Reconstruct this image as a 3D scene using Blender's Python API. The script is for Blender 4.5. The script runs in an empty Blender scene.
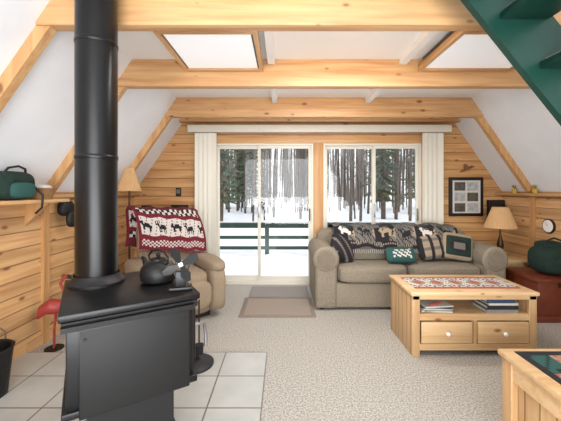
import bpy, bmesh, math, random
from mathutils import Vector, Matrix, Euler
random.seed(7)
sc=bpy.context.scene
try: sc.view_settings.view_transform='Standard'
except: pass
def lin(c):
    return tuple(((v/255)/12.92 if v/255<=0.04045 else ((v/255+0.055)/1.055)**2.4) for v in c)+(1,)
# ---------------- materials
def newmat(name):
    m=bpy.data.materials.new(name); m.use_nodes=True
    nt=m.node_tree; b=nt.nodes['Principled BSDF']; return m,nt,b
def N(nt,t,**k):
    n=nt.nodes.new(t)
    for a,v in k.items(): setattr(n,a,v)
    return n
def math_(nt,op,a,b=None):
    n=N(nt,'ShaderNodeMath',operation=op)
    for i,v in enumerate((a,b)):
        if v is None: continue
        if isinstance(v,(int,float)): n.inputs[i].default_value=v
        else: nt.links.new(v,n.inputs[i])
    return n.outputs[0]
def mixc(nt,f,a,b,bt='MIX'):
    n=N(nt,'ShaderNodeMix',data_type='RGBA',blend_type=bt)
    if isinstance(f,(int,float)): n.inputs[0].default_value=f
    else: nt.links.new(f,n.inputs[0])
    for i,v in ((6,a),(7,b)):
        if isinstance(v,tuple): n.inputs[i].default_value=v
        else: nt.links.new(v,n.inputs[i])
    return n.outputs[2]
def coords(nt):
    g=N(nt,'ShaderNodeTexCoord'); return g.outputs['Object']
def flat(name,c,rough=.6,metal=0,noise=0.08,scale=30,bump=0,emit=None):
    m,nt,b=newmat(name)
    n=N(nt,'ShaderNodeTexNoise'); n.inputs['Scale'].default_value=scale; n.inputs['Detail'].default_value=4
    nt.links.new(coords(nt),n.inputs['Vector'])
    L=lin(c); d=tuple(v*(1-noise*2.5) for v in L[:3])+(1,); h=tuple(min(1,v*(1+noise*1.5)) for v in L[:3])+(1,)
    nt.links.new(mixc(nt,n.outputs[0],d,h),b.inputs['Base Color'])
    b.inputs['Roughness'].default_value=rough; b.inputs['Metallic'].default_value=metal
    if bump:
        bp=N(nt,'ShaderNodeBump'); bp.inputs['Strength'].default_value=bump; bp.inputs['Distance'].default_value=.01
        nt.links.new(n.outputs[0],bp.inputs['Height']); nt.links.new(bp.outputs[0],b.inputs['Normal'])
    if emit:
        b.inputs['Emission Color'].default_value=lin(emit[0]); b.inputs['Emission Strength'].default_value=emit[1]
    return m
def pine(name,grain=0,plank=None,w=.115,c1=(226,172,108),c2=(200,136,72),rough=.45,off=0.0,knots=True):
    m,nt,b=newmat(name)
    co=coords(nt); s=N(nt,'ShaderNodeSeparateXYZ'); nt.links.new(co,s.inputs[0])
    ax=[s.outputs[i] for i in range(3)]
    gax=ax[grain]
    idx=None
    if plank is not None:
        t=math_(nt,'ADD',ax[plank],off+10*w)
        idx=math_(nt,'FLOOR',math_(nt,'DIVIDE',t,w))
        gax=math_(nt,'ADD',gax,math_(nt,'MULTIPLY',idx,3.71))
    cmb=N(nt,'ShaderNodeCombineXYZ')
    for i in range(3):
        src=math_(nt,'MULTIPLY',gax,1.3) if i==grain else math_(nt,'MULTIPLY',ax[i],22)
        nt.links.new(src,cmb.inputs[i])
    n=N(nt,'ShaderNodeTexNoise'); n.inputs['Scale'].default_value=1; n.inputs['Detail'].default_value=5; n.inputs['Distortion'].default_value=.6
    nt.links.new(cmb.outputs[0],n.inputs['Vector'])
    r=N(nt,'ShaderNodeValToRGB'); r.color_ramp.elements[0].position=.3; r.color_ramp.elements[1].position=.68
    r.color_ramp.elements[0].color=lin(c2); r.color_ramp.elements[1].color=lin(c1)
    nt.links.new(n.outputs[0],r.inputs[0]); col=r.outputs[0]
    if idx is not None:
        wn=N(nt,'ShaderNodeTexWhiteNoise',noise_dimensions='1D'); nt.links.new(idx,wn.inputs['W'])
        f=math_(nt,'ADD',math_(nt,'MULTIPLY',wn.outputs[0],.28),.82)
        cc=N(nt,'ShaderNodeCombineColor')
        for i in range(3): nt.links.new(f,cc.inputs[i])
        col=mixc(nt,1.0,col,cc.outputs[0],'MULTIPLY')
    if knots:
        c2_=N(nt,'ShaderNodeCombineXYZ')
        for i in range(3):
            nt.links.new(math_(nt,'MULTIPLY',gax if i==grain else ax[i],4.2 if i==grain else 8.5),c2_.inputs[i])
        v=N(nt,'ShaderNodeTexVoronoi'); v.inputs['Scale'].default_value=1
        nt.links.new(c2_.outputs[0],v.inputs['Vector'])
        sc_=N(nt,'ShaderNodeSeparateColor'); nt.links.new(v.outputs['Color'],sc_.inputs[0])
        dd=math_(nt,'ADD',v.outputs['Distance'],math_(nt,'MULTIPLY',sc_.outputs[0],.14))
        mr=N(nt,'ShaderNodeMapRange'); mr.inputs[1].default_value=.10; mr.inputs[2].default_value=.20; mr.inputs[3].default_value=.8; mr.inputs[4].default_value=0
        nt.links.new(dd,mr.inputs[0])
        col=mixc(nt,mr.outputs[0],col,lin((112,62,30)))
    if plank is not None:
        pp=math_(nt,'PINGPONG',t,w/2)
        g=N(nt,'ShaderNodeMapRange'); g.inputs[1].default_value=.002; g.inputs[2].default_value=.007; g.inputs[3].default_value=1; g.inputs[4].default_value=0
        nt.links.new(pp,g.inputs[0])
        col=mixc(nt,math_(nt,'MULTIPLY',g.outputs[0],.65),col,lin((96,52,22)))
        bp=N(nt,'ShaderNodeBump',invert=True); bp.inputs['Strength'].default_value=.5; bp.inputs['Distance'].default_value=.005
        nt.links.new(g.outputs[0],bp.inputs['Height']); nt.links.new(bp.outputs[0],b.inputs['Normal'])
    nt.links.new(col,b.inputs['Base Color']); b.inputs['Roughness'].default_value=rough
    return m
M={}
M['wallX']=pine('pine_planks_back',0,2,.125,(214,168,112),(180,128,78))
M['wallY']=pine('pine_planks_side',1,2,.125,(222,180,128),(190,140,92))
M['beam']=pine('pine_beam',0,None,.1,(216,174,124),(186,136,88),knots=True)
M['rafter']=pine('pine_rafter',2,None,.1,(210,168,116),(184,134,86))
M['trimY']=pine('pine_trim_y',1,None,.1,(216,176,126),(190,142,92),knots=False)
M['trimX']=pine('pine_trim_x',0,None,.1,(210,168,116),(184,134,86),knots=False)
M['trimZ']=pine('pine_trim_z',2,None,.1,(206,160,108),(180,130,80),knots=False)
M['furnX']=pine('pine_furniture_x',0,None,.1,(220,187,143),(198,157,109))
M['furnZ']=pine('pine_furniture_z',2,1,.09,(216,179,133),(194,151,103),knots=True)
M['furnZx']=pine('pine_furniture_zx',2,0,.09,(216,179,133),(194,151,103),knots=True)
M['white']=flat('white_panel',(244,245,246),.7,noise=.01,scale=6)
M['panelglow']=flat('white_panel_glow',(246,248,250),.5,noise=.01,scale=6,emit=((240,246,255),.28))  # glow added to brighten the white ceiling panels
M['slopew']=flat('white_drywall',(234,237,242),.75,noise=.03,scale=5)
M['cream']=flat('cream_vinyl',(228,225,212),.5,noise=.02)
M['alu']=flat('white_frame',(222,217,204),.4,noise=.02)
M['black']=flat('black_steel',(14,14,16),.38,.2,noise=.1)
M['blackm']=flat('black_matte',(11,11,12),.6,noise=.1)
M['pipe']=flat('black_pipe',(10,10,11),.32,.3,noise=.05)
M['iron']=flat('cast_iron',(18,17,17),.5,.2,noise=.15,bump=.1)
M['steel']=flat('brushed_steel',(150,150,152),.3,.9)
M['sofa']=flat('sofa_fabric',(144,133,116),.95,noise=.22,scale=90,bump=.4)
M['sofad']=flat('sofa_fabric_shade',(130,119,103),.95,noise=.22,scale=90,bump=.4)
M['chair']=flat('recliner_fabric',(156,138,116),.95,noise=.14,scale=100,bump=.3)
M['green']=flat('green_paint',(13,60,49),.4,noise=.08)
M['railg']=flat('rail_green',(30,62,52),.6)
M['dkgreen']=flat('dark_green_cloth',(20,46,38),.9,noise=.2)
M['red']=flat('deep_red_wool',(112,25,42),.95,noise=.15,scale=200)
M['wool']=flat('white_wool',(208,202,196),.95,noise=.1,scale=200)
M['woolb']=flat('black_wool',(32,28,32),.95,noise=.15,scale=200)
M['woolg']=flat('grey_wool',(110,106,100),.95,noise=.2,scale=200)
M['woolt']=flat('tan_wool',(156,138,114),.95,noise=.15,scale=200)
M['teal']=flat('teal_wool',(42,84,78),.95,noise=.15,scale=200)
M['coral']=flat('coral_wool',(180,88,76),.95,noise=.15,scale=200)
M['pink']=flat('flamingo_paint',(160,58,52),.5,noise=.15,scale=10)
M['porc']=flat('porcelain',(245,243,238),.2,noise=.01)
M['shade']=flat('lamp_shade',(194,156,112),.8,noise=.06,emit=((230,180,120),.10))
M['brass']=flat('aged_bronze',(70,48,30),.4,.6)
M['basket']=flat('wicker',(150,112,70),.8,noise=.25,scale=80,bump=.4)
M['chest']=flat('mahogany',(108,50,31),.4,noise=.2,scale=12)
M['walnut']=flat('carved_walnut',(128,84,48),.6,noise=.2,scale=20)
M['paper']=flat('paper',(218,216,208),.8,noise=.06,scale=60)
M['book1']=flat('book_blue',(60,76,104),.6); M['book2']=flat('book_grey',(150,148,142),.6); M['book3']=flat('book_dark',(44,42,46),.5)
M['mat1']=flat('door_mat',(154,140,127),.95,noise=.12,scale=150,bump=.2)
M['mat1b']=flat('door_mat_border',(136,121,108),.95,noise=.12,scale=150)
M['mat2']=flat('entry_mat',(140,134,128),.95,noise=.12,scale=150,bump=.2)
M['photo1']=flat('photo_bright',(180,184,186),.3,noise=.3,scale=20); M['photo2']=flat('photo_dark',(92,88,78),.3,noise=.4,scale=25)
M['tv']=flat('tv_black',(12,12,14),.15)
M['yellow']=flat('yellow_paint',(206,176,60),.6)
M['snow']=flat('snow',(246,247,250),.8,noise=.03,scale=1.5,bump=.3)
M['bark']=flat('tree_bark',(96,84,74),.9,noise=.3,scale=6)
M['bark2']=flat('tree_bark_haze_mid',(130,119,110),.9,noise=.2,scale=4)  # paler bark, some distance haze put into the colour
M['bark3']=flat('tree_bark_haze_far',(164,156,150),.9,noise=.15,scale=4)  # palest bark, haze of the far trees painted into the colour
M['needle']=flat('conifer_needles',(92,104,80),.9,noise=.3,scale=5)
M['treadc']=flat('tread_carpet',(150,146,142),.95,noise=.35,scale=140,bump=.3)
M['filld']=flat('fill_diffuser',(255,250,240),.5,noise=0,emit=((255,252,246),2))  # emissive face of the added fill fixtures
def carpet():
    m,nt,b=newmat('beige_carpet'); co=coords(nt)
    n=N(nt,'ShaderNodeTexNoise'); n.inputs['Scale'].default_value=85; n.inputs['Detail'].default_value=3; n.inputs['Roughness'].default_value=.8
    n2=N(nt,'ShaderNodeTexNoise'); n2.inputs['Scale'].default_value=1.2
    nt.links.new(co,n.inputs[0]); nt.links.new(co,n2.inputs[0])
    r=N(nt,'ShaderNodeValToRGB'); r.color_ramp.elements[0].position=.38; r.color_ramp.elements[1].position=.62
    r.color_ramp.elements[0].color=lin((126,120,111)); r.color_ramp.elements[1].color=lin((202,198,190))
    nt.links.new(n.outputs[0],r.inputs[0])
    c=mixc(nt,math_(nt,'MULTIPLY',n2.outputs[0],.25),r.outputs[0],lin((166,157,145)))
    nt.links.new(c,b.inputs['Base Color']); b.inputs['Roughness'].default_value=1
    bp=N(nt,'ShaderNodeBump'); bp.inputs['Strength'].default_value=.5; bp.inputs['Distance'].default_value=.01
    nt.links.new(n.outputs[0],bp.inputs['Height']); nt.links.new(bp.outputs[0],b.inputs['Normal']); return m
M['carpet']=carpet()
def tile():
    m,nt,b=newmat('hearth_tile'); co=coords(nt); s=N(nt,'ShaderNodeSeparateXYZ'); nt.links.new(co,s.inputs[0])
    w=.335
    px=math_(nt,'PINGPONG',math_(nt,'ADD',s.outputs[0],.13+10*w),w/2)
    py=math_(nt,'PINGPONG',math_(nt,'ADD',s.outputs[1],-2.62+20*w),w/2)
    mn=math_(nt,'MINIMUM',px,py)
    g=math_(nt,'LESS_THAN',mn,.005)
    n=N(nt,'ShaderNodeTexNoise'); n.inputs['Scale'].default_value=5; n.inputs['Detail'].default_value=5; nt.links.new(co,n.inputs[0])
    c=mixc(nt,n.outputs[0],lin((156,156,150)),lin((190,190,185)))
    c=mixc(nt,g,c,lin((102,96,88)))
    nt.links.new(c,b.inputs['Base Color']); b.inputs['Roughness'].default_value=.3; return m
M['tile']=tile()
def glass():
    m,nt,b=newmat('window_glass'); nt.nodes.remove(b)
    t=N(nt,'ShaderNodeBsdfTransparent'); g=N(nt,'ShaderNodeBsdfGlossy'); g.inputs['Roughness'].default_value=.02
    x=N(nt,'ShaderNodeMixShader'); x.inputs[0].default_value=.02
    nt.links.new(t.outputs[0],x.inputs[1]); nt.links.new(g.outputs[0],x.inputs[2])
    nt.links.new(x.outputs[0],nt.nodes['Material Output'].inputs[0]); return m
M['glass']=glass()
# ---------------- builder
class B:
    def __init__(s,name): s.name=name; s.bm=bmesh.new(); s.mats=[]
    def mi(s,k):
        if k not in s.mats: s.mats.append(k)
        return s.mats.index(k)
    def _fin(s,vs,k):
        i=s.mi(k)
        for f in {f for v in vs for f in v.link_faces}: f.material_index=i
    def box(s,c,d,k,rot=(0,0,0),bev=0,seg=2):
        Mx=Matrix.Translation(c)@Euler(rot).to_matrix().to_4x4()@Matrix.Diagonal((*d,1))
        r=bmesh.ops.create_cube(s.bm,size=1,matrix=Mx); s._fin(r['verts'],k)
        if bev:
            es=list({e for v in r['verts'] for e in v.link_edges})
            bmesh.ops.bevel(s.bm,geom=es,offset=bev,segments=seg,affect='EDGES',profile=.5)
        return s
    def bb(s,a,b,k,bev=0):
        c=tuple((a[i]+b[i])/2 for i in range(3)); d=tuple(abs(b[i]-a[i]) for i in range(3))
        return s.box(c,d,k,bev=bev)
    def cush(s,c,d,k,rot=(0,0,0),p=5,cuts=7,fn=None):
        n=cuts+1; V={}; i0=s.mi(k)
        Mx=Matrix.Translation(c)@Euler(rot).to_matrix().to_4x4()
        def vert(t):
            if t not in V:
                q=Vector([2*x/n-1 for x in t])
                mx=max(abs(q.x),abs(q.y),abs(q.z)); pn=(abs(q.x)**p+abs(q.y)**p+abs(q.z)**p)**(1/p)
                q=q*(mx/pn); q=Vector((q.x*d[0]/2,q.y*d[1]/2,q.z*d[2]/2))
                if fn: q=fn(q)
                V[t]=s.bm.verts.new(Mx@q)
            return V[t]
        for ax in range(3):
            for side in (0,n):
                for i in range(n):
                    for j in range(n):
                        ts=[]
                        for a,b_ in ((i,j),(i+1,j),(i+1,j+1),(i,j+1)):
                            t=[a,b_]; t.insert(ax,side); ts.append(tuple(t))
                        s.bm.faces.new([vert(t) for t in ts]).material_index=i0
        return s
    def lathe(s,prof,k,loc=(0,0,0),rot=(0,0,0),seg=28,sc_=(1,1,1)):
        Mx=Matrix.Translation(loc)@Euler(rot).to_matrix().to_4x4()@Matrix.Diagonal((*sc_,1))
        rings=[]
        for r,z in prof:
            if r<1e-5: rings.append([s.bm.verts.new(Mx@Vector((0,0,z)))])
            else: rings.append([s.bm.verts.new(Mx@Vector((r*math.cos(2*math.pi*i/seg),r*math.sin(2*math.pi*i/seg),z))) for i in range(seg)])
        i0=s.mi(k)
        for a,b in zip(rings,rings[1:]):
            for i in range(seg):
                j=(i+1)%seg
                if len(a)==1 and len(b)==1: continue
                if len(a)==1: f=[a[0],b[j],b[i]]
                elif len(b)==1: f=[a[i],a[j],b[0]]
                else: f=[a[i],a[j],b[j],b[i]]
                s.bm.faces.new(f).material_index=i0
        return s
    def cyl(s,a,b,r,k,r2=None,seg=20):
        a=Vector(a); b=Vector(b); d=b-a; L=d.length; q=d.to_track_quat('Z','Y').to_euler()
        r2=r if r2 is None else r2
        return s.lathe([(0,0),(r,0),(r2,L),(0,L)],k,a,q,seg)
    def tube(s,pts,r,k,seg=8):
        pts=[Vector(p) for p in pts]; n=len(pts); rs=r if isinstance(r,(list,tuple)) else [r]*n
        rings=[]; ref=Vector((0,0,1))
        for i,p in enumerate(pts):
            t=(pts[min(i+1,n-1)]-pts[max(i-1,0)]).normalized()
            u=ref-t*ref.dot(t)
            if u.length<.15: u=Vector((1,0,0))-t*t.x
            u.normalize(); ref=u; w=t.cross(u)
            rings.append([s.bm.verts.new(p+(u*math.cos(2*math.pi*j/seg)+w*math.sin(2*math.pi*j/seg))*rs[i]) for j in range(seg)])
        i0=s.mi(k)
        for a,b in zip(rings,rings[1:]):
            for j in range(seg):
                s.bm.faces.new([a[j],a[(j+1)%seg],b[(j+1)%seg],b[j]]).material_index=i0
        s.bm.faces.new(rings[0][::-1]).material_index=i0; s.bm.faces.new(rings[-1]).material_index=i0
        return s
    def prism(s,poly,ext,k):
        a=[s.bm.verts.new(Vector(p)) for p in poly]; e=Vector(ext); b=[s.bm.verts.new(Vector(p)+e) for p in poly]
        i0=s.mi(k); n=len(poly)
        s.bm.faces.new(a[::-1]).material_index=i0; s.bm.faces.new(b).material_index=i0
        for i in range(n): s.bm.faces.new([a[i],a[(i+1)%n],b[(i+1)%n],b[i]]).material_index=i0
        return s
    def sheet(s,fn,nu,nv,pat,th=.008):
        g=[[s.bm.verts.new(fn(i/nu,j/nv)) for j in range(nv+1)] for i in range(nu+1)]
        fs=[]
        for i in range(nu):
            for j in range(nv):
                f=s.bm.faces.new([g[i][j],g[i+1][j],g[i+1][j+1],g[i][j+1]]); f.material_index=s.mi(pat(i,j)); fs.append(f)
        s.bm.normal_update()
        r=bmesh.ops.solidify(s.bm,geom=fs,thickness=th)
        return s
    def done(s,loc=(0,0,0),rotz=0,parent=None,sharp=.6):
        bmesh.ops.recalc_face_normals(s.bm,faces=s.bm.faces)
        for f in s.bm.faces: f.smooth=True
        for e in s.bm.edges:
            if len(e.link_faces)==2 and e.calc_face_angle(0)>sharp: e.smooth=False
        me=bpy.data.meshes.new(s.name); s.bm.to_mesh(me); s.bm.free()
        for k in s.mats: me.materials.append(M[k])
        o=bpy.data.objects.new(s.name,me); sc.collection.objects.link(o)
        o.location=loc; o.rotation_euler=(0,0,rotz)
        if parent: o.parent=parent
        return o
# ---------------- room shell
XL,XR,XC=-2.1,3.1,.5; KZ=1.32; SL=.8/1.15; RZ=KZ+2.6/SL; YB=4.53; YR=-3.6
def xl(z): return XL+SL*(z-KZ)
def xr(z): return XR-SL*(z-KZ)
b=B('floor'); b.bb((XL-.15,YR-.1,-.1),(XR+.15,YB+.2,0),'carpet'); b.done()
b=B('hearth_floor_tile'); b.bb((XL,-.6,0.0),(-.13,2.62,.012),'tile'); b.done()
b=B('wall_left'); b.bb((XL-.1,YR,0),(XL,YB,KZ),'wallY'); b.done()
b=B('wall_right'); b.bb((XR,YR,0),(XR+.1,YB,KZ),'wallY'); b.done()
for nm,x0,x1,sx in (('ceiling_slope_left',XL,XC,-1),('ceiling_slope_right',XR,XC,1)):
    b=B(nm); b.prism([(x0,YR,KZ),(x1,YR,RZ),(x1,YR,RZ+.12),(x0+sx*.1,YR,KZ)],(0,YB-YR+.14,0),'slopew'); b.done()
D0,D1,W0,W1,DZ=-.98,.43,.57,1.96,2.0
b=B('wall_back')
b.prism([(XL,YB,0),(D0,YB,0),(D0,YB,DZ),(xl(DZ),YB,DZ),(XL,YB,KZ)],(0,.14,0),'wallX')
b.prism([(W1,YB,0),(XR,YB,0),(XR,YB,KZ),(xr(DZ),YB,DZ),(W1,YB,DZ)],(0,.14,0),'wallX')
b.bb((D1,YB,0),(W0,YB+.14,DZ),'wallX')
b.prism([(xl(DZ),YB,DZ),(xr(DZ),YB,DZ),(XC,YB,RZ)],(0,.14,0),'wallX')
b.done()
b=B('wall_rear'); b.prism([(XL,YR,0),(XR,YR,0),(XR,YR,KZ),(XC,YR,RZ),(XL,YR,KZ)],(0,-.1,0),'slopew'); b.done()
CZ=2.47; BY0=1.83
b=B('ceiling'); b.prism([(xl(CZ),BY0,CZ),(xr(CZ),BY0,CZ),(xr(CZ+.06),BY0,CZ+.06),(xl(CZ+.06),BY0,CZ+.06)],(0,YB-BY0,0),'white')
b.bb((xl(CZ),YR,CZ),(.3,BY0,CZ+.06),'white'); b.done()
for i,(y,z0) in enumerate(((BY0,2.285),(2.76,2.235),(3.91,2.235))):
    b=B('ceiling_beam'); b.bb((xl(z0)+.01,y,z0),(xr(z0)-.01,y+.08,CZ),'beam',bev=.006)
    b.done()
b=B('ceiling_beam'); b.bb((xl(2.24)+.01,4.38,2.28),(xr(2.24)-.01,YB,CZ),'beam',bev=.006); b.done()
for y in (-1.2,.3,BY0,2.76,3.91):
    for sgn in (-1,1):
        fx=xl if sgn<0 else xr
        s_=1 if sgn<0 else -1
        b=B('rafter_left' if sgn<0 else 'rafter_right'); t=.085  # rafter along the slope; only the post below is trim
        b.prism([(fx(KZ),y+.015,KZ),(fx(CZ+.0),y+.015,CZ),(fx(CZ)+s_*t,y+.015,CZ),(fx(KZ)+s_*t,y+.015,KZ)],(0,.06,0),'rafter')
        b.bb((fx(KZ),y+.015,0),(fx(KZ)+s_*.025,y+.085,KZ),'trimZ')
        b.done()
for nm,a,c in (('trim_ledge_left',(XL,YR,KZ-.05),(XL+.10,YB,KZ-.02)),('trim_ledge_right',(XR-.10,YR,KZ-.05),(XR,YB,KZ-.02))):
    b=B(nm); b.bb(a,c,'trimY',bev=.004); b.done()
b=B('baseboard_left'); b.bb((XL,2.62,0),(XL+.018,YB,.09),'trimY'); b.done()
b=B('baseboard_right'); b.bb((XR-.018,YR,0),(XR,YB,.09),'trimY'); b.done()
b=B('baseboard_back'); b.bb((XL,YB-.018,0),(D0-.07,YB,.09),'trimX'); b.bb((W1+.07,YB-.018,0),(XR,YB,.09),'trimX'); b.done()
b=B('trim_ceiling_batten'); 
for x in (-.13,1.0): b.bb((x,1.92,CZ-.05),(x+.06,2.75,CZ),'white'); b.bb((x,2.86,CZ-.07),(x+.06,3.9,CZ),'white')
b.done()
for x0,x1 in ((-.84,-.17),(1.16,1.96)):
    b=B('ceiling_framed_panel'); z=2.36  # framed white ceiling panel, lightened by its own emission
    b.bb((x0+.045,2.115,z+.012),(x1-.045,2.71,CZ),'panelglow')
    b.bb((x0+.03,2.10,z+.02),(x1-.03,2.725,CZ-.001),'woolg')
    for a,c in (((x0,2.07,z),(x0+.03,2.755,z+.05)),((x1-.03,2.07,z),(x1,2.755,z+.05))): b.bb(a,c,'trimY')
    for y in (2.07,2.725): b.bb((x0+.03,y,z),(x1-.03,y+.03,z+.05),'trimX')
    b.done()
def slider(name,x0,x1,mid,zb):
    b=B(name); y=YB+.03; f=.028
    b.bb((x0,YB,0),(x0+f,YB+.12,DZ),'alu'); b.bb((x1-f,YB,0),(x1,YB+.12,DZ),'alu')
    b.bb((x0+f,YB,DZ-f),(x1-f,YB+.12,DZ),'alu'); b.bb((x0+f,YB,0),(x1-f,YB+.12,.05),'alu')
    for (a,c,yy) in ((x0+f,mid+.02,YB+.07),(mid-.02,x1-f,YB+.025)):
        st=.04
        b.bb((a,yy,.05),(a+st,yy+.035,DZ-f),'alu',bev=.004); b.bb((c-st,yy,.05),(c,yy+.035,DZ-f),'alu',bev=.004)
        b.bb((a+st,yy,.05),(c-st,yy+.035,.05+st+.02),'alu'); b.bb((a+st,yy,DZ-f-st),(c-st,yy+.035,DZ-f),'alu')
        b.bb((a+st,yy+.014,.05+st),(c-st,yy+.020,DZ-f-st),'glass')
    b.bb((mid-.015,YB+.0,.95),(mid+.01,YB+.025,1.15),'steel',bev=.004)
    b.bb((x1-f-.035,YB+.003,.90),(x1-f-.012,YB+.026,1.08),'blackm',bev=.004)
    b.done()
slider('door_1',D0,D1,-.34,0); slider('door_2',W0,W1,1.30,0)
b=B('trim_doors')
for x0,x1 in ((D0-.07,D0),(D1,W0),(W1,W1+.07)): b.bb((x0,YB-.02,0),(x1,YB,DZ+.0),'trimZ',bev=.003)
b.bb((D0-.07,YB-.022,DZ),(W1+.07,YB,DZ+.1),'trimX',bev=.003)
b.done()
b=B('blind_headrail'); b.bb((-1.32,4.41,2.14),(2.33,4.505,2.24),'alu',bev=.008); b.done()
for x0,n in ((-1.21,8),(1.95,8)):
    b=B('vertical_blind')
    for i in range(n):
        a=.45 if i%2 else -.35
        b.box((x0+.025+i*.031,4.455,1.10),(.003,.085,2.06),'cream',rot=(0,0,a+1.1 if i%2 else a-.9))
        b.box((x0+.025+i*.031,4.455,2.134),(.01,.01,.01),'alu')
    b.done()
for y in (2.0,3.0):  # added fill lights and housings, tucked out of view behind the beams
    b=B('added_fill_fixture'); b.bb((-.02,y-.07,2.41),(.92,y+.07,CZ-.0),'alu',bev=.005); b.bb((0,y-.05,2.405),(.9,y+.05,2.412),'filld'); b.done()
    l=bpy.data.lights.new('added_fill_lamp','AREA'); l.shape='RECTANGLE'; l.size=.9; l.size_y=.10; l.energy=22; l.color=(1,.98,.95)
    o=bpy.data.objects.new('added_fill_lamp',l); o.location=(.45,y,2.40); sc.collection.objects.link(o)
# ---------------- wood stove
ang=.559
b=B('wood_stove'); W,Dp=.56,.60
b.box((0,0,.64),(W-.05,Dp-.05,.38),'black',bev=.008)
b.box((0,0,.835),(W,Dp,.03),'black',bev=.006)
b.box((0,0,.80),(W-.02,Dp-.02,.03),'black')
b.box((.01,-Dp/2+.005,.60),(W-.12,.012,.36),'blackm',bev=.004)
for x in (-.19,.21): b.cyl((x,-Dp/2-.004,.74),(x,-Dp/2+.01,.74),.006,'black')
b.box((-.01,-Dp/2-.002,.795),(W-.04,.03,.02),'black')
b.box((0,0,.44),(W-.02,Dp-.02,.03),'black',bev=.005)
b.box((0,0,.22),(W-.2,Dp-.2,.42),'blackm'); b.box((0,0,.022),(W-.06,Dp-.06,.02),'black',bev=.004)
b.box((W/2-.015,0,.64),(.03,Dp-.14,.30),'iron',bev=.008); b.box((W/2+.002,0,.65),(.01,Dp-.24,.2),'tv')
b.tube([(W/2,-.2,.66),(W/2+.05,-.2,.66),(W/2+.06,-.2,.60),(W/2+.06,-.2,.54)],.009,'steel')
px,py=-.134,.158
b.lathe([(.135,.85),(.135,.862),(.118,.875),(.108,.90),(.108,.86)],'iron',(px,py,0))
b.cyl((px,py,.85),(px,py,2.46),.100,'pipe',seg=36)
for z in (1.5,2.1): b.lathe([(.101,z),(.103,z+.003),(.103,z+.02),(.101,z+.023)],'pipe',(px,py,0),seg=36)
b.lathe([(.10,2.455),(.11,2.46),(.11,2.469),(.10,2.469)],'pipe',(px,py,0))
b.done(loc=(-.792,1.637,.0),rotz=ang)
ST=.851
b=B('kettle')
b.lathe([(0,0),(.075,0),(.088,.012),(.094,.04),(.088,.075),(.066,.103),(.045,.112),(.04,.114),(.038,.122),(.02,.128),(0,.13)],'iron')
b.lathe([(0,.128),(.008,.13),(.013,.142),(.008,.152),(0,.154)],'blackm')
b.tube([(.075,0,.05),(.105,0,.075),(.12,0,.105),(.135,0,.112)],[.022,.017,.012,.010],'iron')
b.tube([(-.07,0,.1),(-.08,0,.13),(-.05,0,.16),(0,0,.17),(.05,0,.16),(.08,0,.13),(.068,0,.1)],.006,'blackm')
b.done(loc=(-.67,1.72,ST),rotz=2.6)
b=B('stove_fan')
b.box((0,0,.008),(.11,.07,.016),'black',bev=.003); b.box((0,.0,.05),(.05,.03,.08),'black',bev=.003)
for i in range(5): b.box((-.04+.02*i,0.012,.11),(.004,.04,.09),'black',rot=(0,-.35+.17*i,0))
b.cyl((0,-.045,.13),(0,.02,.13),.012,'steel')
for i in range(4):
    a=i*math.pi/2+.5
    c,s_=math.cos(a),math.sin(a)
    pts=[(.01,-.008),(.05,-.026),(.085,-.018),(.092,.004),(.06,.02),(.01,.008)]
    b.prism([(c*x-s_*z,-.047+z*.5,.13+s_*x+c*z) for x,z in pts],(0,.003,0),'steel' if i==2 else 'blackm')
b.done(loc=(-.505,1.58,ST),rotz=.3)
b=B('fireplace_tool_stand')
b.lathe([(0,0),(.15,0),(.15,.012),(.12,.03),(.05,.05),(.012,.07),(.012,.5),(0,.5)],'iron')
b.tube([(-.08,0,.47),(.04,0,.47)],.006,'iron')
for x in (-.08,.04): b.tube([(x,0,.49),(x,0,.15)],.006,'iron'); 
b.box((-.08,0,.12),(.06,.01,.1),'iron'); b.lathe([(0,.08),(.03,.08),(.035,.15),(0,.16)],'woolb',(.04,0,0))
b.done(loc=(-.68,2.44,.012))
b=B('ash_bucket')
b.lathe([(0,0),(.10,0),(.13,.30),(.137,.305),(.13,.31),(.12,.30),(.092,.02),(0,.02)],'iron')
b.tube([(0,-.133,.28),(0,-.13,.36),(0,-.07,.42),(0,0,.44),(0,.07,.42),(0,.13,.36),(0,.133,.28)],.005,'steel')
b.done(loc=(-1.90,2.06,.012))
b=B('flamingo_figurine')
b.lathe([(0,0),(.07,0),(.07,.01),(0,.014)],'iron')
b.tube([(0,.015,.01),(0.0,.015,.17),(.015,.015,.30)],.006,'pink'); b.tube([(0,-.015,.01),(0,-.015,.16),(.01,-.015,.30)],.006,'pink')
b.tube([(-.12,0,.27),(-.08,0,.335),(-.02,0,.36),(.04,0,.355),(.08,0,.375)],[.01,.045,.066,.056,.018],'pink',seg=14)
b.tube([(.07,0,.37),(.105,0,.41),(.10,0,.46),(.06,0,.50),(.045,0,.545),(.065,0,.59),(.095,0,.60)],[.02,.014,.012,.011,.011,.014,.02],'pink',seg=10)
b.tube([(.095,0,.60),(.125,0,.59),(.14,0,.565),(.135,0,.55)],[.02,.014,.009,.003],'iron',seg=8)
b.done(loc=(-1.93,2.70,.001),rotz=.35)
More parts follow.
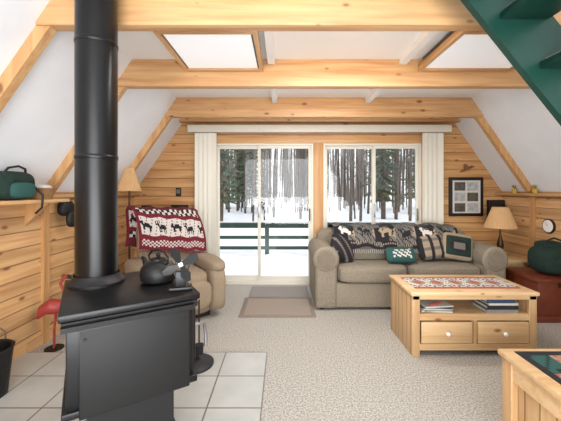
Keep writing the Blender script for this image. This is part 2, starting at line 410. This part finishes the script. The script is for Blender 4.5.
# ---------------- recliner
b=B('recliner_armchair')
b.cush((0,0,.17),(.62,.74,.26),'chair',p=8); b.bb((-.3,-.3,0),(.3,.32,.06),'blackm')
b.cush((0,-.08,.40),(.54,.68,.20),'chair',p=5)
b.cush((0,-.40,.27),(.54,.12,.30),'chair',p=4)
for s_ in (-1,1):
    b.cush((s_*.35,-.04,.30),(.19,.82,.50),'chair',p=5); b.cush((s_*.355,-.05,.53),(.22,.80,.15),'chair',p=3)
b.cush((0,.30,.74),(.62,.22,.66),'chair',rot=(-.2,0,0),p=4)
b.cush((0,.27,.93),(.56,.24,.26),'chair',rot=(-.2,0,0),p=3.5)
b.cush((0,.22,.62),(.54,.2,.34),'chair',rot=(-.2,0,0),p=4)
b.tube([(.46,-.1,.32),(.47,-.18,.30),(.47,-.26,.34)],.008,'blackm')
b.done(loc=(-1.20,3.50,0),rotz=.62)
bear=["............","..##........",".###.#####..","..##########","...#########","...##....##.","...##....##."]
moose=["#.#.#.......","#.#.#.......","####........","..##.######.","...########.","...########.","...#.#..#.#.","...#.#..#.#."]
tree=["..#..",".###.","..#..",".###.","#####","..#.."]
def motif(m,i,j):
    if 0<=j<len(m) and 0<=i<len(m[0]): return m[j][i]=='#'
    return False
def blpat(i,j):
    if i<3 or i>72: return 'red'
    q=j%34
    if q<2: return 'red'
    if q<6: return 'red' if (i//2+q)%2==0 else 'wool'
    if q<9: return 'red'
    if q<21:
        k=i%16
        if motif(moose if (i//16)%2 else bear,k-2,21-q-3): return 'woolb'
        return 'wool' if (i*5+j*3)%11 else 'red'
    if q<24: return 'red'
    if q<28: return 'woolb' if (i//3+q//2)%2 else 'wool'
    return 'red' if (i+q)%4 else 'woolb'
path=[(.03,.66),(.06,.78),(.10,.90),(.135,1.02),(.20,1.105),(.32,1.13),(.44,1.08),(.47,.95),(.46,.80),(.44,.66)]
def along(path,t):
    L=[0]
    for a,c in zip(path,path[1:]): L.append(L[-1]+math.dist(a,c))
    d=t*L[-1]
    for i in range(len(path)-1):
        if d<=L[i+1]+1e-9:
            f=(d-L[i])/(L[i+1]-L[i]); return tuple(path[i][k]+f*(path[i+1][k]-path[i][k]) for k in range(len(path[0])))
    return path[-1]
b=B('moose_blanket')
def fn(u,v):
    y,z=along(path,v); x=(u-.5)*.74
    sag=.10*abs(u-.5)**2*4*(.6 if v<.5 else .3)
    x+=.05*(.5-v)*1.5
    return Vector((x+.02*math.sin(v*9),y+.014*math.sin(u*17+v*4)+.05*(abs(u-.5)*2)**3,z-.03*sag-.09*(u-.5)*(1 if v<.4 else .4)+.008*math.sin(u*25)))
b.sheet(fn,76,68,blpat)
for i in range(50):
    u=i/49; p=fn(u,0); b.tube([p+Vector((0,0,.005)),p+Vector((.004,-.004,-.035))],.003,'red',seg=4)
b.done(loc=(-1.20,3.50,0.012),rotz=.62)
# ---------------- sofa
b=B('sofa'); x0,x1=.34,2.5; y0,y1=3.52,4.36
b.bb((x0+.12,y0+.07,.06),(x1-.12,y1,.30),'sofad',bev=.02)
b.bb((x0+.25,y0+.045,.03),(x1-.25,y0+.08,.30),'sofa',bev=.01)
for s_,xa in ((-1,x0+.14),(1,x1-.14)):
    b.bb((xa-.125,y0+.03,.02),(xa+.125,y1-.04,.56),'sofa',bev=.03)
    b.lathe([(0,0),(.12,0),(.145,.02),(.145,.78),(.12,.80),(0,.80)],'sofa',(xa,y0+.82,.565),(math.pi/2,0,0),seg=28)
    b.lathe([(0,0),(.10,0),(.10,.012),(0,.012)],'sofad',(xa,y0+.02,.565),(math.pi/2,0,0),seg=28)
n=2; w=(x1-x0-.52)/n
for i in range(n): b.cush((x0+.26+w*(i+.5),y0+.34,.395),(w-.005,.68,.20),'sofa',p=6)
b.cush(((x0+x1)/2,y1-.11,.52),(x1-x0-.2,.22,.66),'sofa',p=8)
for i in range(n): b.cush((x0+.27+w*(i+.5),y1-.30,.64),(w-.01,.24,.40),'sofa',rot=(-.2,0,0),p=3.6)
for x in (x0+.1,x1-.1):
    for y in (y0+.1,y1-.1): b.cyl((x,y,0),(x,y,.05),.025,'blackm')
b.done()
def thpat(i,j):
    q=j%22
    if q in(0,1): return 'woolb'
    if q in (3,20): return 'woolb' if i%2 else 'woolt'
    k=i%18
    a,c=('woolg','woolb') if (i//18)%2 else ('woolb','woolt')
    if motif(moose if (i//18)%2 else bear,k-3,7-(q-7)): return 'wool' if (i//18)%4==0 else c if c!='woolb' or a!='woolb' else 'woolt'
    if motif(tree,k-15,6-(q-6)): return 'woolt'
    if (i+j)%5==0: return 'woolb'
    return a if ((i//6+j//5)%3) else 'woolg'
b=B('sofa_throw_blanket')
pth=[(3.80,.62),(3.86,.76),(3.93,.86),(4.03,.885),(4.15,.88),(4.30,.865),(4.385,.84),(4.40,.6)]
def fn(u,v):
    y,z=along(pth,v); return Vector((.62+u*1.50,y-.014+.008*math.sin(u*23),z+.024+.016*math.sin(u*31)+(0.02*math.sin(u*9) if v<.2 else 0)))
b.sheet(fn,110,50,thpat)
for i in range(60):
    x=.63+i*.025; b.tube([(x,3.782,.64),(x+.004,3.775,.595)],.003,'wool',seg=4)
b.done()
def pillow(name,loc,rot,s,k,pat=None):
    b=B(name)
    def f(q):
        e=max(abs(q.x)/(s[0]/2),abs(q.z)/(s[2]/2)); q.y*=(1-.65*e**3); return q
    b.cush((0,0,0),s,k,p=7,cuts=15,fn=f)
    if pat:
        for fc in b.bm.faces:
            c=fc.calc_center_median(); r=pat(c.x/s[0],c.z/s[2])
            if r: fc.material_index=b.mi(r)
    o=b.done(loc=loc,sharp=1.2); o.rotation_euler=rot; return o
pillow('patterned_throw_pillow',(.70,3.77,.645),(-.35,.5,.5),(.36,.15,.28),'woolb',lambda x,z:'woolg' if (int((x+z+3)*9)%4==0) else None)
pillow('green_lumbar_pillow',(1.36,3.70,.59),(-.55,0,.05),(.34,.12,.18),'teal',lambda x,z:'wool' if abs(x)<.33 and abs(z)<.28 and int((x+2)*11+(z+2)*7)%2 else None)
pillow('plaid_throw_pillow',(1.76,3.80,.66),(-.3,-.1,.1),(.32,.13,.28),'woolt',lambda x,z:'woolb' if int((x+2)*8)%3==0 else ('woolg' if int((z+2)*8)%3==0 else None))
pillow('bear_throw_pillow',(2.06,3.79,.67),(-.3,.15,-.1),(.34,.14,.31),'woolb',lambda x,z:'woolt' if abs(z)>.38 or abs(x)>.40 else ('dkgreen' if (x*x*8+z*z*14)>.8 else ('woolg' if abs(x)<.2 and abs(z)<.1 else None)))
# ---------------- coffee table
b=B('coffee_table'); X0,X1,Y0,Y1=1.04,2.04,2.57,3.09
b.bb((X0-.015,Y0-.015,.49),(X1+.015,Y1+.015,.52),'furnX',bev=.008)
b.bb((X0,Y0+.0,.46),(X1,Y0+.02,.49),'furnX')
b.bb((X0,Y0,.0),(X0+.06,Y1,.49),'furnZ',bev=.004); b.bb((X1-.06,Y0,.0),(X1,Y1,.49),'furnZ',bev=.004)
b.bb((X0+.06,Y1-.02,.06),(X1-.06,Y1,.33),'furnX')
b.bb((X0+.06,Y0+.012,.32),(X1-.06,Y1,.34),'furnX'); b.bb((X0+.06,Y0+.0,.085),(X1-.06,Y1-.02,.105),'furnX')
b.bb((X0+.06,Y0+.005,.29),(X1-.06,Y0+.03,.32),'furnX'); b.bb((X0+.06,Y0+.005,.05),(X1-.06,Y0+.03,.10),'furnX')
xm=(X0+X1)/2; b.bb((xm-.02,Y0+.005,.1),(xm+.02,Y0+.03,.29),'furnZx')
for a,c in ((X0+.07,xm-.025),(xm+.025,X1-.07)):
    b.bb((a,Y0-.008,.11),(c,Y0+.014,.28),'furnX',bev=.005)
    cx=(a+c)/2; b.lathe([(.006,0),(.006,.012),(.016,.02),(.017,.028),(.01,.036),(0,.037)],'porc',(cx,Y0-.008,.195),(math.pi/2,0,0))
b.done()
def runpat(i,j):
    if j in (0,1,16,17): return 'coral'
    if j in (3,14): return 'teal' if i%3 else 'wool'
    k=i%12
    if abs(k-6)+abs(j-8.5)<5: return 'coral' if abs(k-6)+abs(j-8.5)<3 else 'woolt'
    return 'wool' if (i+j)%5 else 'teal'
b=B('table_runner')
b.sheet(lambda u,v:Vector((1.10+u*.88,2.66+v*.33,.525+.001*math.sin(u*20))),64,18,runpat,th=.003); b.done()
b=B('book_stack'); z=.3405
for i,(w,d,h,k) in enumerate(((.26,.2,.025,'book2'),(.25,.19,.03,'book3'),(.24,.18,.018,'paper'),(.23,.18,.025,'book1'),(.2,.16,.015,'book2'))):
    cx=1.79+.01*((i*7)%3-1)
    b.box((cx,2.70,z+h/2),(w-.01,d-.01,h-.006),'paper'); b.box((cx,2.70,z+h-.002),(w,d,.004),k); b.box((cx,2.70,z+.002),(w,d,.004),k); b.box((cx,2.70-d/2+.001,z+h/2),(w,.003,h),k)
    z+=h+.001
b.done()
b=B('magazine_pile'); z=.3405
for i in range(5): b.box((1.27,2.71,z+.005),(.24,.19,.009),('paper','book2','paper','book3','paper')[i],rot=(0,0,.12*((i*5)%3-1))); z+=.0095
b.tube([(1.2,2.63,z+.004),(1.27,2.66,z+.006),(1.33,2.70,z+.004)],[.006,.016,.004],'coral'); b.done()
# ---------------- foreground side table
b=B('pine_side_table'); X0,X1,Y0,Y1=1.11,1.95,.92,1.66
b.bb((X0,Y0,.49),(X1,Y1,.52),'furnX',bev=.008)
b.bb((X0+.02,Y0+.02,.40),(X1-.02,Y1-.02,.49),'furnX')
b.bb((X0+.05,Y0+.05,.06),(X1-.05,Y1-.05,.41),'furnZx')
b.bb((X0+.045,Y0+.09,.06),(X0+.06,Y1-.09,.41),'furnZ')
for x in (X0+.05,X1-.05):
    for y in (Y0+.05,Y1-.05): b.bb((x-.035,y-.035,0),(x+.035,y+.035,.49),'furnZx',bev=.004)
b.done()
def gpat(i,j):
    if i in (0,1,38,39) or j in (0,1,28,29): return 'woolb'
    if motif(bear,i%14-1,j%12-3): return 'woolb'
    if (i//4+j//4)%4==0: return 'woolt' if (i+j)%3 else 'coral'
    return 'teal' if (i*7+j*3)%5 else 'dkgreen'
b=B('green_table_cloth'); b.sheet(lambda u,v:Vector((1.17+u*.7,1.02+v*.60,.5235)),40,30,gpat,th=.003); b.done()
# ---------------- staircase
b=B('staircase')
def sx(z): return .91+(2.29-z)*.8
for y in (.86,1.585):
    b.prism([(sx(2.75),y,2.75),(sx(0),y,0),(sx(0)+.31,y,0),(sx(2.75)+.37,y,2.75)],(0,.04,0),'green')
z=.225
while z<2.7:
    xx=sx(z)+.08; b.bb((xx,.90,z),(min(xx+.24,3.0),1.585,z+.035),'green',bev=.004); b.bb((xx+.01,.93,z+.03),(min(xx+.22,2.99),1.56,z+.045),'treadc'); z+=.245
b.done()
b=B('door_mat'); b.bb((-.47,3.36,0),(.35,3.96,.010),'mat1b',bev=.003); b.bb((-.42,3.41,.008),(.30,3.91,.013),'mat1'); b.done()
b=B('entry_mat'); b.bb((-.43,3.99,0),(.33,4.42,.010),'mat2',bev=.003); b.bb((-.40,4.02,.009),(.30,4.39,.012),'mat2'); b.done()
# ---------------- lamps
def pleat(b,r0,r1,h,loc,k,n=40):
    i0=b.mi(k); A=[];C=[]
    for i in range(n*2):
        a=math.pi*i/n; d=.004 if i%2 else 0
        A.append(b.bm.verts.new((loc[0]+(r0-d)*math.cos(a),loc[1]+(r0-d)*math.sin(a),loc[2])))
        C.append(b.bm.verts.new((loc[0]+(r1-d)*math.cos(a),loc[1]+(r1-d)*math.sin(a),loc[2]+h)))
    for i in range(n*2):
        j=(i+1)%(n*2); b.bm.faces.new([A[i],A[j],C[j],C[i]]).material_index=i0
b=B('floor_lamp')
b.lathe([(0,0),(.12,0),(.12,.015),(.03,.04),(.011,.06),(.011,1.5),(0,1.5)],'brass'); pleat(b,.13,.05,.27,(0,0,1.33),'shade')
b.tube([(-.05,0,1.59),(.05,0,1.59)],.003,'brass'); b.tube([(0,-.05,1.59),(0,.05,1.59)],.003,'brass'); b.tube([(0,0,1.48),(0,0,1.6)],.005,'brass')
b.done(loc=(-1.80,3.75,0))
b=B('end_table'); b.bb((2.58,3.86,.46),(3.0,4.3,.49),'furnX',bev=.006); b.bb((2.61,3.89,.40),(2.97,4.27,.46),'furnX'); b.bb((2.61,3.89,.14),(2.97,4.27,.16),'furnX')
for x in (2.63,2.95):
    for y in (3.91,4.25): b.bb((x-.02,y-.02,0),(x+.02,y+.02,.46),'furnZx')
b.done()
b=B('table_lamp')
b.lathe([(0,0),(.075,0),(.075,.012),(.03,.03),(.018,.06),(.035,.11),(.04,.16),(.02,.24),(.012,.28),(.01,.5),(.012,.6),(0,.61)],'brass')
pleat(b,.185,.09,.26,(0,0,.37),'shade'); b.tube([(-.09,0,.62),(.09,0,.62)],.003,'brass'); b.tube([(0,-.09,.62),(0,.09,.62)],.003,'brass')
b.done(loc=(2.77,4.08,.491))
# ---------------- wall items
b=B('photo_collage_frame'); x0,x1,z0,z1=2.34,2.82,.97,1.52
b.bb((x0,4.50,z0),(x1,4.53,z1),'blackm',bev=.006); b.bb((x0+.045,4.497,z0+.045),(x1-.045,4.502,z1-.045),'wool')
for i in range(2):
    for j in range(3):
        b.bb((x0+.07+i*.18,4.493,z0+.065+j*.148),(x0+.22+i*.18,4.499,z0+.185+j*.148),'photo1' if (i+j)%2 else 'photo2')
b.done()
b=B('wall_mounted_tv'); b.bb((2.86,4.44,.90),(3.08,4.50,1.20),'blackm',bev=.006); b.bb((2.88,4.435,.93),(3.06,4.442,1.18),'tv'); b.bb((2.94,4.50,1.0),(3.02,4.53,1.1),'blackm'); b.done()
b=B('carved_bird_wall_ornament')
b.tube([(2.50,4.515,1.60),(2.56,4.512,1.62),(2.62,4.51,1.64),(2.66,4.512,1.67),(2.70,4.515,1.665)],[.006,.013,.016,.014,.004],'walnut',seg=10)
b.prism([(2.56,4.505,1.63),(2.63,4.505,1.64),(2.585,4.505,1.71),(2.55,4.505,1.70)],(0,.012,0),'walnut'); b.cyl((2.6,4.51,1.63),(2.6,4.53,1.63),.006,'walnut'); b.done()
b=B('thermostat'); b.bb((-1.51,4.505,1.25),(-1.44,4.53,1.37),'blackm',bev=.004); b.bb((-1.50,4.50,1.29),(-1.45,4.507,1.35),'woolg'); b.done()
b=B('key_rack'); b.bb((-1.58,4.51,1.08),(-1.34,4.53,1.13),'blackm',bev=.004)
for i in range(4): b.tube([(-1.54+i*.055,4.51,1.085),(-1.54+i*.055,4.49,1.07),(-1.54+i*.055,4.485,1.085)],.004,'blackm')
b.done()
b=B('wall_plaque'); b.bb((-2.0,4.51,.98),(-1.86,4.53,1.12),'blackm',bev=.004); b.bb((-1.98,4.507,1.0),(-1.88,4.512,1.1),'photo2'); b.done()
b=B('wall_shelf'); b.bb((XL,2.0,1.24),(XL+.29,2.72,1.268),'trimY',bev=.004)
for y in (2.1,2.6): b.prism([(XL,y,1.24),(XL+.2,y,1.24),(XL,y,1.05)],(0,.03,0),'trimZ')
b.done()
b=B('green_backpack')
b.cush((0,0,.10),(.17,.30,.20),'dkgreen',p=3.5); b.cush((.07,0,.07),(.08,.2,.11),'teal',p=3.5)
b.tube([(.02,-.1,.17),(.04,-.07,.22),(.05,0,.235),(.04,.07,.22),(.02,.1,.17)],.008,'blackm'); b.box((.08,0,.13),(.02,.16,.008),'woolb')
b.tube([(.06,.12,.1),(.10,.16,.03),(.10,.15,-.06),(.09,.1,-.1)],.008,'blackm')
b.done(loc=(-1.885,2.22,1.27))
b=B('wicker_basket'); b.lathe([(0,0),(.07,0),(.085,.08),(.09,.085),(.08,.085),(.065,.01),(0,.01)],'basket',seg=24); b.cush((0,0,.085),(.13,.13,.06),'wool',p=2.5); b.done(loc=(-1.885,2.50,1.27))
b=B('hanging_cap'); b.cush((0,0,-.06),(.10,.17,.15),'blackm',p=2.6); b.cush((.045,.02,-.16),(.06,.14,.16),'blackm',p=2.6); b.cyl((-.06,0,.02),(.02,0,.03),.008,'steel'); b.done(loc=(-2.035,3.0,1.23))
# right side items
b=B('wooden_chest'); X0,X1,Y0,Y1=2.56,3.07,3.22,3.74
b.bb((X0+.02,Y0+.02,.04),(X1,Y1,.40),'chest',bev=.006); b.bb((X0,Y0,.40),(X1,Y1,.44),'chest',bev=.01); b.bb((X0,Y0,0),(X1,Y1,.06),'chest',bev=.006)
b.box(((X0+X1)/2,Y0+.015,.38),(.06,.012,.06),'brass'); b.done()
b=B('green_duffel_bag'); b.cush((0,0,.15),(.34,.34,.30),'dkgreen',p=3); b.cush((-.02,-.12,.11),(.24,.14,.17),'dkgreen',p=3); b.cush((.02,.03,.29),(.24,.24,.12),'dkgreen',p=2.6)
b.tube([(-.1,-.05,.28),(-.08,-.06,.36),(0,-.06,.39),(.08,-.06,.36),(.1,-.05,.28)],.009,'blackm'); b.done(loc=(2.88,3.46,.44))
for yy in (4.2,3.86):
    b=B('ledge_flower_pot'); b.lathe([(0,0),(.022,0),(.032,.05),(.026,.05),(0,.045)],'yellow',seg=16)
    for i in range(9):
        a=i*.7; b.tube([(0,0,.04),(.008*math.cos(a)-.005,.015*math.sin(a),.075),(.015*math.cos(a)-.015,.03*math.sin(a),.09+.008*(i%3))],[.003,.007,.001],'dkgreen' if i%2 else 'yellow',seg=5)
    b.done(loc=(3.04,yy,1.301))
b=B('wall_thermometer'); b.lathe([(0,0),(.085,0),(.085,.018),(.075,.022),(0,.022)],'brass',(0,0,0),(0,-math.pi/2,0)); b.lathe([(0,.0225),(.072,.0225),(.07,.025),(0,.025)],'porc',(0,0,0),(0,-math.pi/2,0)); b.tube([(-.027,0,0),(-.027,.03,.04)],.002,'blackm',seg=4); b.done(loc=(3.1,3.72,.92))
# ---------------- outdoors
b=B('ground_snow'); 
import mathutils.noise as mn
b.sheet(lambda u,v:Vector((-90+u*180,4.9+(v**1.6)*110,-.38+.10*mn.noise(Vector((u*60,v*40,0)))+1.1*v**1.3)),60,60,lambda i,j:'snow',th=.02); b.done(sharp=3)
b=B('deck'); b.bb((-4,YB+.14,-.42),(6,7.25,-.32),'trimX'); b.done()
b=B('deck_snow'); b.sheet(lambda u,v:Vector((-4+u*10,YB+.15+v*2.6,-.10+.10*mn.noise(Vector((u*14,v*5,3)))+.08*v)),80,24,lambda i,j:'snow',th=.1); b.done(sharp=3)
b=B('deck_railing')
for z in (.57,.33,.10): b.bb((-4,6.98,z-.06),(6,7.02,z+.01),'railg')
b.bb((-4,6.93,.58),(6,7.07,.62),'railg')
x=-3.95
while x<6: b.bb((x-.045,6.955,-.3),(x+.045,7.045,.58),'railg'); x+=1.8
b.bb((-4,6.94,.62),(6,7.06,.65),'snow',bev=.01)
b.done()
def forest():
    V=[];F=[];FM=[]
    def tube(pts,rs,mi,seg=5):
        base=len(V)
        for p,r in zip(pts,rs):
            for j in range(seg):
                a=2*math.pi*j/seg; V.append((p[0]+r*math.cos(a),p[1]+r*math.sin(a),p[2]))
        for i in range(len(pts)-1):
            for j in range(seg):
                F.append((base+i*seg+j,base+i*seg+(j+1)%seg,base+(i+1)*seg+(j+1)%seg,base+(i+1)*seg+j)); FM.append(mi)
    R=random.Random(3)
    def gz(y): 
        v=((y-4.9)/110)**(1/1.6); return -.45+1.1*v**1.3
    for k in range(1500):
        y=14+R.random()**.75*70; x=.5+(R.random()-.5)*1.7*y; r=R.uniform(.025,.085)*(1+.5*(y>30)); h=R.uniform(8,15)*(1+.4*(y>45))
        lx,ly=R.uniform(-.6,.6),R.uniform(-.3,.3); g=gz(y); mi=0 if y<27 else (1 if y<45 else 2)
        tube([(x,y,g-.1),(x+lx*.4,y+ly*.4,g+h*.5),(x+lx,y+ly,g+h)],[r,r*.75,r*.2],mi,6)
        for q in range(10 if y<35 else 6):
            t=R.uniform(.10,.8); bz=g+h*t; bx=x+lx*t*.9; a=R.uniform(0,6.28); L=R.uniform(.6,2.2)*(1-t*.4)
            dx,dy=math.cos(a)*L,math.sin(a)*L
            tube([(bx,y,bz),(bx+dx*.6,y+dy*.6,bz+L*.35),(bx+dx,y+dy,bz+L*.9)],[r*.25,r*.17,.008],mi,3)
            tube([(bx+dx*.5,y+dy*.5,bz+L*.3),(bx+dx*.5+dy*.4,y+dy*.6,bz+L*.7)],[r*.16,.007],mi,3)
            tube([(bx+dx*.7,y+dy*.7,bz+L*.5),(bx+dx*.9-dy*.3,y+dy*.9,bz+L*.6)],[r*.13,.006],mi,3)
    con=[(-2.9,15,10,1.3),(-2.0,21,11,1.5),(-4.9,17,9,1.4),(-3.3,26,11,1.8),(5.3,17,10,1.3),(7.4,24,11,1.6),(9.0,20,10,1.6),(3.2,40,12,2.0),(-7.5,22,11,1.8),(11,25,11,2)]
    for (x,y,h,w) in con:
        g=gz(y); tube([(x,y,g-.1),(x,y,g+h)],[.10,.02],0,6)
        n=int(h*6)
        for i in range(n):
            t=i/n; z=g+1.1+t*(h-1.1)+R.uniform(-.1,.1); L=w*(1-t)**.8
            for q in range(8):
                a=R.uniform(0,6.28); l=L*R.uniform(.35,1); c,s_=math.cos(a),math.sin(a)
                base=len(V); wd=.03+.05*l
                for (f,wd_,dz) in ((.05,.02,0),(.5,wd,-.06*l),(1,.01,-.25*l*R.uniform(.5,1.2))):
                    V.append((x+c*l*f-s_*wd_,y+s_*l*f+c*wd_,z+dz-.04)); V.append((x+c*l*f+s_*wd_,y+s_*l*f-c*wd_,z+dz-.04)); V.append((x+c*l*f,y+s_*l*f,z+dz+.03))
                for m_ in (0,3):
                    F.extend([(base+m_,base+m_+2,base+m_+5,base+m_+3),(base+m_+2,base+m_+1,base+m_+4,base+m_+5)]); FM.extend([3,3])
    me=bpy.data.meshes.new('forest_trees'); me.from_pydata(V,[],F)
    for k in ('bark','bark2','bark3','needle'): me.materials.append(M[k])
    me.polygons.foreach_set('material_index',FM); me.update()
    o=bpy.data.objects.new('forest_trees',me); sc.collection.objects.link(o)
forest()
# ---------------- world, lights, camera
w=bpy.data.worlds.new('overcast'); sc.world=w; w.use_nodes=True
bg=w.node_tree.nodes['Background']; bg.inputs[0].default_value=(.90,.95,1,1); bg.inputs[1].default_value=2.0
def area(name,loc,rot,sx_,sy_,e,c=(.95,.975,1)):
    l=bpy.data.lights.new(name,'AREA'); l.shape='RECTANGLE'; l.size=sx_; l.size_y=sy_; l.energy=e; l.color=c
    o=bpy.data.objects.new(name,l); o.location=loc; o.rotation_euler=rot; sc.collection.objects.link(o)
area('studio_softbox',(.3,-2.6,1.6),(math.radians(95),0,0),3.4,1.8,165)
area('studio_softbox',(.5,-1.0,.7),(math.radians(125),0,0),3.0,1.0,105)
cam=bpy.data.cameras.new('cam'); co=bpy.data.objects.new('camera',cam); sc.collection.objects.link(co)
cam.sensor_width=36; cam.lens=36*320/561; cam.shift_y=-20.5/561; cam.shift_x=-2.5/561
co.location=(0,0,1.34); co.rotation_euler=(math.pi/2,0,0); cam.clip_start=.05; cam.clip_end=300
sc.camera=co
